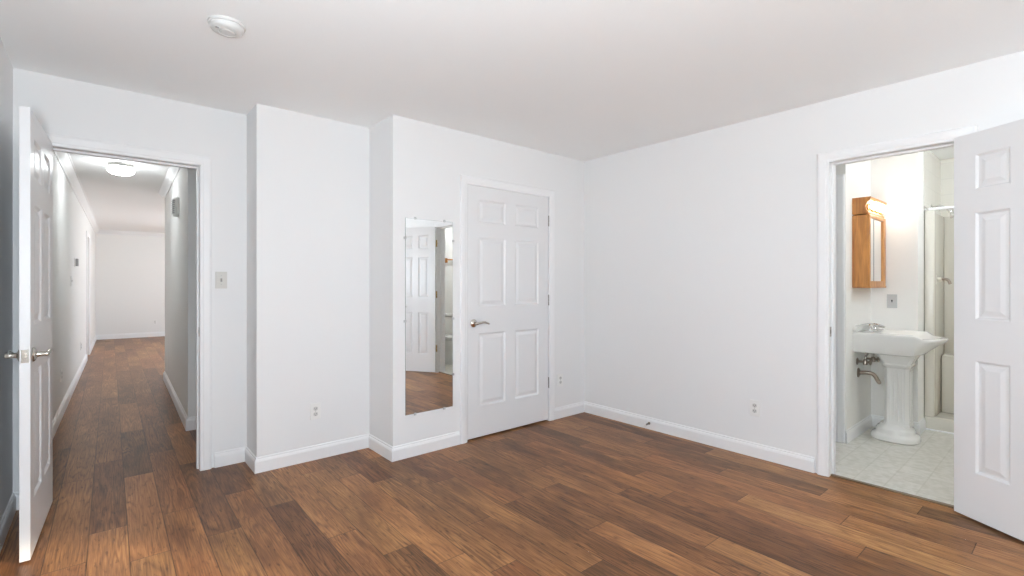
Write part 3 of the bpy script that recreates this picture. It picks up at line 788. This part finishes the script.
struct('wall_bath_sink', bm, M_BATHW, 'white bathroom wall behind the sink and cabinet', 'wall')
bm = bmesh.new()
box(bm, BX1, XT - 0.001, YT, YSW + 0.1, 0, H)
struct('wall_bath_wing', bm, M_BATHW, 'short white bathroom wall with a switch beside the shower', 'wall')
bm = bmesh.new()
box(bm, BX0, XTB, YBS - 0.1, YBS, 0, H)
struct('wall_bath_south', bm, M_BATHW, 'white bathroom wall behind the toilet', 'wall')
bm = bmesh.new()
box(bm, BX0, XCL + 0.1, 2.1, 2.2, 0, H)
struct('wall_bath_north', bm, M_BATHW, 'white end wall of the bathroom entry', 'wall')
bm = bmesh.new()
box(bm, XTB, XTB + 0.1, YBS - 0.1, YT + 0.1, 0, H); box(bm, XT, XTB, YT, YT + 0.1, 0, H)
struct('wall_shower', bm, M_TILE, 'pale tiled wall above the shower stall', 'wall')
bm = bmesh.new()
sweep(bm, BASE, (XCL, YSW), (BX1, YSW), (0, -1), 1, -1); sweep(bm, BASE, (BX1, YSW), (BX1, YT), (-1, 0), -1, 1); sweep(bm, BASE, (BX1, YT), (XT, YT), (0, -1), 1, 0)
sweep(bm, BASE, (BX0, YBS), (XT, YBS), (0, 1), 0, 0)
struct('baseboard_bathroom', bm, M_TRIM, 'white baseboard behind the pedestal sink', 'baseboard')
bm = bmesh.new(); casing(bm, wall_frame((XCL, 0, 0), (0, 1), (-1, 0)), LD0, LD1, DH)
struct('trim_9', bm, M_TRIM, 'white casing of the narrow door left of the sink', 'door casing')
o = obj('door_5', leaf(LD1 - LD0 - 0.012, 2.01, 0.10, 0.09), M_DOOR, M=wall_frame((XCL + 0.008, LD0 + 0.006, 0.016), (0, 1), (-1, 0)) @ Matrix.Translation((0, -0.03, 0)))
tag(o, 'narrow white closet door left of the pedestal sink', 'door', kind='structure')
b = bmesh.new(); lathe(b, [(0.013, 0.0), (0.008, 0.004), (0.007, 0.016), (0.014, 0.022), (0.015, 0.030), (0.008, 0.036)], 18, Matrix.Translation((0.030, 0.034, 0.905)) @ RX)
obj('door_knob', b, M_CHROME, o, smooth=40)

# ------------------------------------------------------------------ shower stall
t = thing('shower_stall', 'cream fibreglass shower stall behind the sink', 'shower', Matrix.Translation((XT, 0, 0)))
dx = XTB - XT
SY0 = YBS + 0.006
b = bmesh.new()
box(b, 0, 0.09, SY0, YT - 0.002, 0.004, 0.115, bev=0.012); box(b, 0.09, dx - 0.01, SY0, YT - 0.002, 0.004, 0.05)
obj('shower_pan', b, M_FIBER, t, smooth=40)
b = bmesh.new(); box(b, 0.0, 0.10, YT - 0.068, YT - 0.003, 0.115, 1.875, bev=0.012); obj('front_flange', b, M_FIBER, t, smooth=40)
b = bmesh.new(); box(b, 0.10, dx - 0.002, YT - 0.030, YT - 0.003, 0.05, 1.885, bev=0.006); obj('side_panel', b, M_FIBER, t, smooth=40)
b = bmesh.new(); box(b, dx - 0.030, dx - 0.003, SY0, YT - 0.030, 0.05, 1.885, bev=0.006)
obj('back_panel', b, M_FIBER, t, smooth=40)
b = bmesh.new(); box(b, dx - 0.20, dx - 0.028, SY0, YT - 0.030, 0.05, 0.585, bev=0.02); obj('ledge', b, M_FIBER, t, smooth=40)
b = bmesh.new(); box(b, -0.012, 0.0, SY0, YT - 0.003, 0.003, 0.016, bev=0.004); obj('floor_trim', b, M_TRIM, t)
t = thing('shower_rod', 'white shower curtain rod across the top of the stall', 'shower rod', Matrix.Translation((XT + 0.03, YT, 1.885)))
b = bmesh.new(); tube(b, [(0, -0.004, 0), (0, SY0 - YT + 0.004, 0)], 0.0125, 16); obj('rod', b, M_TRIM, t, smooth=40)
b = bmesh.new(); lathe(b, [(0.030, 0), (0.030, 0.004), (0.016, 0.014), (0.0155, 0.03)], 20, Matrix.Rotation(R(90), 4, 'X')); obj('flange', b, M_CHROME, t, smooth=40)
YW = YT - 0.030
t = thing('shower_sprayer', 'chrome shower head on its arm inside the stall', 'shower head', Matrix.Translation((5.70, YT, 1.935)))
b = bmesh.new(); lathe(b, [(0.030, 0), (0.030, 0.003), (0.014, 0.010)], 20, Matrix.Rotation(R(90), 4, 'X')); obj('flange', b, M_CHROME, t, smooth=40)
b = bmesh.new(); tube(b, smooth_path([(0, 0, 0), (0, -0.05, 0.004), (0, -0.09, -0.008), (0, -0.125, -0.04)], 5), 0.010, 12); obj('arm', b, M_CHROME, t, smooth=40)
b = bmesh.new(); lathe(b, [(0.012, 0), (0.016, 0.012), (0.014, 0.022), (0.020, 0.032), (0.038, 0.058), (0.040, 0.066), (0.034, 0.069), (0.004, 0.070)], 24,
                       Matrix.Translation((0, -0.120, -0.035)) @ Matrix.Rotation(R(140), 4, 'X')); obj('spray_head', b, M_CHROME, t, smooth=40)
t = thing('shower_valve', 'chrome shower valve lever below the shower head', 'shower valve', Matrix.Translation((5.68, YW, 1.285)))
b = bmesh.new(); lathe(b, [(0.065, 0), (0.065, 0.004), (0.045, 0.010), (0.022, 0.016), (0.020, 0.040), (0.012, 0.046)], 28, Matrix.Rotation(R(90), 4, 'X')); obj('escutcheon', b, M_FIBER, t, smooth=40)
b = bmesh.new(); tube(b, smooth_path([(0, -0.02, 0.0), (0, -0.055, 0.006), (0, -0.085, -0.004), (0.0, -0.100, -0.04)], 5), 0.012, 12); obj('lever', b, M_AGED, t, smooth=40)

# ------------------------------------------------------------------ medicine cabinet with light bar
CX0, CX1, CY, CZ0, CZ1 = 4.598, 5.085, 1.060, 1.215, 1.800
cw = CX1 - CX0; cd = YSW - CY
t = thing('medicine_cabinet', 'honey oak medicine cabinet with mirrored doors and lit bulbs above the sink', 'cabinet', Matrix.Translation((CX0, YSW, CZ0)))
ch = CZ1 - CZ0
b = bmesh.new(); box(b, 0, cw, -cd + 0.018, 0, 0.010, ch - 0.005); obj('body', b, M_OAK, t)
b = bmesh.new(); box(b, -0.004, cw + 0.004, -cd - 0.004, 0, 0.0, 0.014, bev=0.004); obj('bottom_moulding', b, M_OAK, t)
b = bmesh.new()
for a in ((0, 0.030, 0.014, ch), (cw - 0.072, cw, 0.014, ch), (0.030, cw - 0.072, 0.014, 0.055), (0.030, cw - 0.072, ch - 0.030, ch)):
    box(b, a[0], a[1], -cd, -cd + 0.018, a[2], a[3], bev=0.004)
obj('face_frame', b, M_OAK, t)
for x0, x1, y in ((0.028, 0.136, -cd + 0.006), (0.142, cw - 0.070, -cd + 0.010)):
    b = bmesh.new(); box(b, x0, x1, y, y + 0.004, 0.052, ch - 0.028); obj('sliding_mirror', b, M_MIRROR, t)
b = bmesh.new(); box(b, 0.134, 0.144, -cd + 0.003, -cd + 0.016, 0.052, ch - 0.028, bev=0.002); obj('mirror_edge', b, M_GREY, t)
# light bar: ogee-fronted oak valance on top
prof = [(0, 0), (-cd + 0.014, 0), (-cd + 0.008, 0.012), (-cd + 0.024, 0.034), (-cd + 0.030, 0.060), (-cd + 0.016, 0.090), (-cd - 0.002, 0.105), (-cd - 0.006, 0.120), (-cd - 0.006, 0.132), (0, 0.132)]
b = bmesh.new()
ring_loft(b, [[Vector((x, y, ch + 0.004 + z)) for y, z in prof] for x in (0, cw)])
v = obj('light_bar', b, M_OAK, t)
for i in range(4):
    x = cw * (i + 0.5) / 4; y = -cd + 0.028; z = ch + 0.062
    RB = Matrix.Translation((x, y, z)) @ Matrix.Rotation(R(90), 4, 'X')
    b = bmesh.new(); lathe(b, [(0.030, -0.006), (0.030, 0.010), (0.021, 0.014), (0.019, 0.020)], 22, RB); s = obj('socket', b, M_BRASS, v, smooth=40)
    b = bmesh.new(); lathe(b, [(0.014, 0.018), (0.020, 0.026), (0.029, 0.042), (0.031, 0.056), (0.026, 0.072), (0.014, 0.083), (0.003, 0.086)], 22, RB); obj('bulb', b, M_BULB, s, smooth=60)

make_switch(wall_frame((BX1, 1.028, 1.100), (0, 1), (-1, 0)), 'steel switch plate on the bathroom wall right of the cabinet', M_METPL, M_DARK)

# ------------------------------------------------------------------ pedestal sink
SX, = (4.868,)
t = thing('pedestal_sink', 'white pedestal sink with bowed front against the bathroom wall', 'sink', Matrix.Translation((SX, YSW, 0.003)))
def outline(hw, back, mid, front, n=14, inset=0.0):
    """plan of the basin (y negative = into the room): straight back and sides, bowed front"""
    pts = [(hw - inset, -back - inset), ]
    pts = []
    L = [(-hw + inset, -back - inset), (-hw + inset, -(back + (mid - back) * 0.5)), (-hw + inset, -mid)]
    pts += L
    for k in range(1, n):
        u = -1 + 2 * k / n
        # shoulder then bow
        y = mid + (front - mid - inset) * (1 - abs(u) ** 2.2) ** 0.92
        pts.append((u * (hw - inset) * 0.985, -y))
    pts += [(hw - inset, -mid), (hw - inset, -(back + (mid - back) * 0.5)), (hw - inset, -back - inset)]
    return pts
b = bmesh.new()
def R_(pts, z, zf=None, mid=None):
    out = []
    for x, y in pts:
        zz = z
        if zf is not None and -y > mid:      # front lip sits a little lower
            zz = zf
        out.append(Vector((x, y, zz)))
    return out
hw = 0.262
rings = [
    R_(outline(0.130, 0.06, 0.30, 0.36), 0.680),
    R_(outline(0.215, 0.0, 0.355, 0.390), 0.692),
    R_(outline(0.250, 0.0, 0.378, 0.412), 0.700),
    R_(outline(hw - 0.004, 0.0, 0.386, 0.425), 0.714),
    R_(outline(hw - 0.001, 0.0, 0.388, 0.500), 0.780),
    R_(outline(hw, 0.0, 0.388, 0.536), 0.830, 0.806, 0.39),
    R_(outline(hw, 0.0, 0.388, 0.541), 0.848, 0.822, 0.39),
    R_(outline(hw - 0.006, 0.002, 0.386, 0.535), 0.856, 0.829, 0.39),
    R_(outline(hw - 0.030, 0.10, 0.376, 0.505), 0.857, 0.831, 0.39),
    R_(outline(hw - 0.042, 0.13, 0.370, 0.490), 0.848, 0.822, 0.39),
    R_(outline(hw - 0.070, 0.17, 0.350, 0.455), 0.775),
    R_(outline(hw - 0.130, 0.21, 0.320, 0.390), 0.730),
    R_(outline(0.03, 0.27, 0.300, 0.315), 0.722)]
ring_loft(b, rings)
obj('basin', b, M_CERAM, t, smooth=50)
# raised back splash with swept ends
b = bmesh.new()
top = [(-hw, 0.858), (-hw, 0.872), (-hw + 0.03, 0.895), (-hw + 0.08, 0.905), (hw - 0.08, 0.905), (hw - 0.03, 0.895), (hw, 0.872), (hw, 0.858)]
ring_loft(b, [[Vector((x, y, z)) for x, z in top] for y in (-0.001, -0.028)])
obj('backsplash', b, M_CERAM, t, smooth=30)
# pedestal: stepped base, panelled shaft, flared capital
def octo(wx, wy, z, c, cy=-0.245):
    return [Vector(p) for p in ((-wx + c, cy - wy, z), (wx - c, cy - wy, z), (wx, cy - wy + c, z), (wx, cy + wy - c, z), (wx - c, cy + wy, z), (-wx + c, cy + wy, z), (-wx, cy + wy - c, z), (-wx, cy - wy + c, z))]
def oval(wx, wy, z, cy=-0.225, n=36, e=2.6):
    out = []
    for k in range(n):
        a = 2 * math.pi * k / n; c_, s_ = math.cos(a), math.sin(a)
        out.append(Vector((wx * math.copysign(abs(c_) ** (2 / e), c_), cy + wy * math.copysign(abs(s_) ** (2 / e), s_), z)))
    return out
b = bmesh.new()
ring_loft(b, [oval(0.158, 0.148, 0), oval(0.166, 0.156, 0.006), oval(0.166, 0.156, 0.030), oval(0.158, 0.148, 0.044), oval(0.142, 0.132, 0.050), oval(0.134, 0.124, 0.062),
              oval(0.134, 0.124, 0.082), oval(0.126, 0.116, 0.096), oval(0.112, 0.102, 0.104), oval(0.100, 0.092, 0.126)])
obj('pedestal_base', b, M_CERAM, t, smooth=45)
b = bmesh.new()
ring_loft(b, [octo(0.098, 0.086, 0.118, 0.022), octo(0.090, 0.080, 0.140, 0.022), octo(0.084, 0.076, 0.36, 0.022), octo(0.088, 0.080, 0.575, 0.022), octo(0.100, 0.090, 0.588, 0.022),
              octo(0.104, 0.094, 0.600, 0.022), octo(0.100, 0.090, 0.612, 0.02), octo(0.112, 0.106, 0.645, 0.02), octo(0.124, 0.118, 0.672, 0.02), octo(0.126, 0.12, 0.690, 0.02)])
obj('pedestal_shaft', b, M_CERAM, t, smooth=20)
for x in (-0.045, -0.018, 0.018, 0.045):
    b = bmesh.new(); tube(b, [(x, -0.245 - 0.080, 0.16), (x, -0.245 - 0.0765, 0.36), (x, -0.245 - 0.0785, 0.555)], 0.0042, 8); obj('flute', b, M_CERAM, t, smooth=50)
for y in (-0.285, -0.258, -0.232, -0.205):
    b = bmesh.new(); tube(b, [(-0.0885, y, 0.16), (-0.0835, y, 0.36), (-0.0865, y, 0.555)], 0.0042, 8); obj('flute', b, M_CERAM, t, smooth=50)
# faucet
f = bmesh.new(); box(f, -0.085, 0.085, -0.095, -0.045, 0.856, 0.866, bev=0.004); fo = obj('faucet_base', f, M_CHROME, t, smooth=40)
b = bmesh.new(); tube(b, smooth_path([(0, -0.07, 0.862), (0, -0.075, 0.892), (0, -0.11, 0.905), (0, -0.155, 0.888)], 5), [0.014] * 5 + [0.012] * 5 + [0.010] * 6, 12); obj('spout', b, M_CHROME, fo, smooth=40)
for x in (-0.07, 0.07):
    b = bmesh.new(); lathe(b, [(0.018, 0.862), (0.018, 0.872), (0.011, 0.882), (0.012, 0.892), (0.022, 0.896), (0.024, 0.906), (0.016, 0.914), (0.004, 0.916)], 18, Matrix.Translation((x, -0.07, 0))); obj('tap_handle', b, M_CHROME, fo, smooth=40)
# supply valves and trap under the basin (fixed to the wall)
def valve(x, label):
    v = thing('water_supply_valve', label, 'valve', Matrix.Translation((SX + x, YSW, 0.612)), 'shut-off valves under the sink')
    b = bmesh.new(); lathe(b, [(0.030, 0), (0.029, 0.004), (0.014, 0.009), (0.009, 0.012), (0.009, 0.050)], 18, Matrix.Rotation(R(90), 4, 'X')); obj('wall_flange', b, M_AGED, v, smooth=40)
    b = bmesh.new(); lathe(b, [(0.016, -0.022), (0.017, -0.016), (0.014, 0.016), (0.010, 0.020)], 14, Matrix.Translation((0, -0.055, 0))); tube(b, [(0, -0.055, 0), (0, -0.085, 0)], 0.010, 10); obj('valve_body', b, M_AGED, v, smooth=40)
    b = bmesh.new(); lathe(b, [(0.006, 0), (0.022, 0.004), (0.024, 0.012), (0.008, 0.018)], 10, Matrix.Translation((0, -0.082, 0)) @ Matrix.Rotation(R(90), 4, 'X')); obj('valve_handle', b, M_AGED, v)
    b = bmesh.new(); tube(b, smooth_path([(0, -0.055, 0.015), (0.004, -0.06, 0.045), (0.03 if x < 0 else -0.03, -0.07, 0.07), (0.04 if x < 0 else -0.04, -0.072, 0.097)], 5), 0.006, 10); obj('supply_tube', b, M_CHROME, v, smooth=40)
valve(-0.135, 'tarnished shut-off valve under the left side of the sink'); valve(0.10, 'tarnished shut-off valve behind the sink pedestal')
t2 = thing('drain_trap', 'tarnished curved drain pipe under the sink beside the pedestal', 'drain pipe', Matrix.Translation((SX - 0.105, YSW, 0.515)))
b = bmesh.new(); lathe(b, [(0.040, 0), (0.039, 0.005), (0.022, 0.012), (0.017, 0.016)], 20, Matrix.Rotation(R(90), 4, 'X')); obj('wall_flange', b, M_AGED, t2, smooth=40)
b = bmesh.new(); tube(b, smooth_path([(0, -0.004, 0), (0.004, -0.06, 0.006), (0.015, -0.10, -0.004), (0.028, -0.125, -0.05), (0.05, -0.13, -0.07)], 6), 0.0155, 14); obj('trap_arm', b, M_AGED, t2, smooth=40)

# ------------------------------------------------------------------ toilet and oak towel bar (seen in the wall mirror)
TX = 4.16
t = thing('toilet', 'white toilet in the bathroom, glimpsed in the wall mirror', 'toilet', Matrix.Translation((TX, YBS, 0.003)))
def egg(w, y0, y1, z, n=32):
    cy = (y0 + y1) / 2; h = (y1 - y0) / 2
    return [Vector((w * math.cos(2 * math.pi * k / n) * (1 - 0.12 * math.sin(2 * math.pi * k / n)), cy + h * math.sin(2 * math.pi * k / n), z)) for k in range(n)]
b = bmesh.new()
ring_loft(b, [egg(0.125, 0.12, 0.56, 0), egg(0.122, 0.12, 0.55, 0.05), egg(0.105, 0.13, 0.50, 0.16), egg(0.140, 0.12, 0.60, 0.27), egg(0.180, 0.17, 0.68, 0.36), egg(0.185, 0.18, 0.69, 0.385)])
obj('bowl', b, M_CERAM, t, smooth=50)
b = bmesh.new(); ring_loft(b, [egg(0.184, 0.185, 0.69, 0.388), egg(0.190, 0.18, 0.70, 0.394), egg(0.190, 0.18, 0.70, 0.404), egg(0.18, 0.19, 0.69, 0.408)]); obj('seat', b, M_LGREY, t, smooth=40)
b = bmesh.new(); ring_loft(b, [egg(0.180, 0.20, 0.69, 0.412), egg(0.188, 0.19, 0.698, 0.418), egg(0.186, 0.19, 0.696, 0.430), egg(0.15, 0.22, 0.66, 0.436)]); obj('lid', b, M_CERAM, t, smooth=40)
b = bmesh.new(); box(b, -0.215, 0.215, 0.012, 0.185, 0.37, 0.72, bev=0.02); obj('tank', b, M_CERAM, t, smooth=40)
b = bmesh.new(); box(b, -0.225, 0.225, 0.006, 0.195, 0.72, 0.752, bev=0.01); obj('tank_lid', b, M_CERAM, t, smooth=40)
b = bmesh.new(); tube(b, [(-0.15, 0.185, 0.66), (-0.15, 0.205, 0.66), (-0.09, 0.208, 0.652)], 0.007, 10); obj('flush_lever', b, M_CHROME, t, smooth=40)
t = thing('towel_bar', 'honey oak towel bar on the bathroom wall, glimpsed in the mirror', 'towel bar', Matrix.Translation((4.29, YBS, 1.645)))
for x in (0.0, 0.50):
    b = bmesh.new(); box(b, x - 0.014, x + 0.014, 0, 0.075, -0.055, 0.020, bev=0.006); obj('bracket', b, M_OAK, t)
b = bmesh.new(); box(b, 0.0, 0.50, 0.045, 0.065, -0.012, 0.010, bev=0.006); obj('bar', b, M_OAK, t)
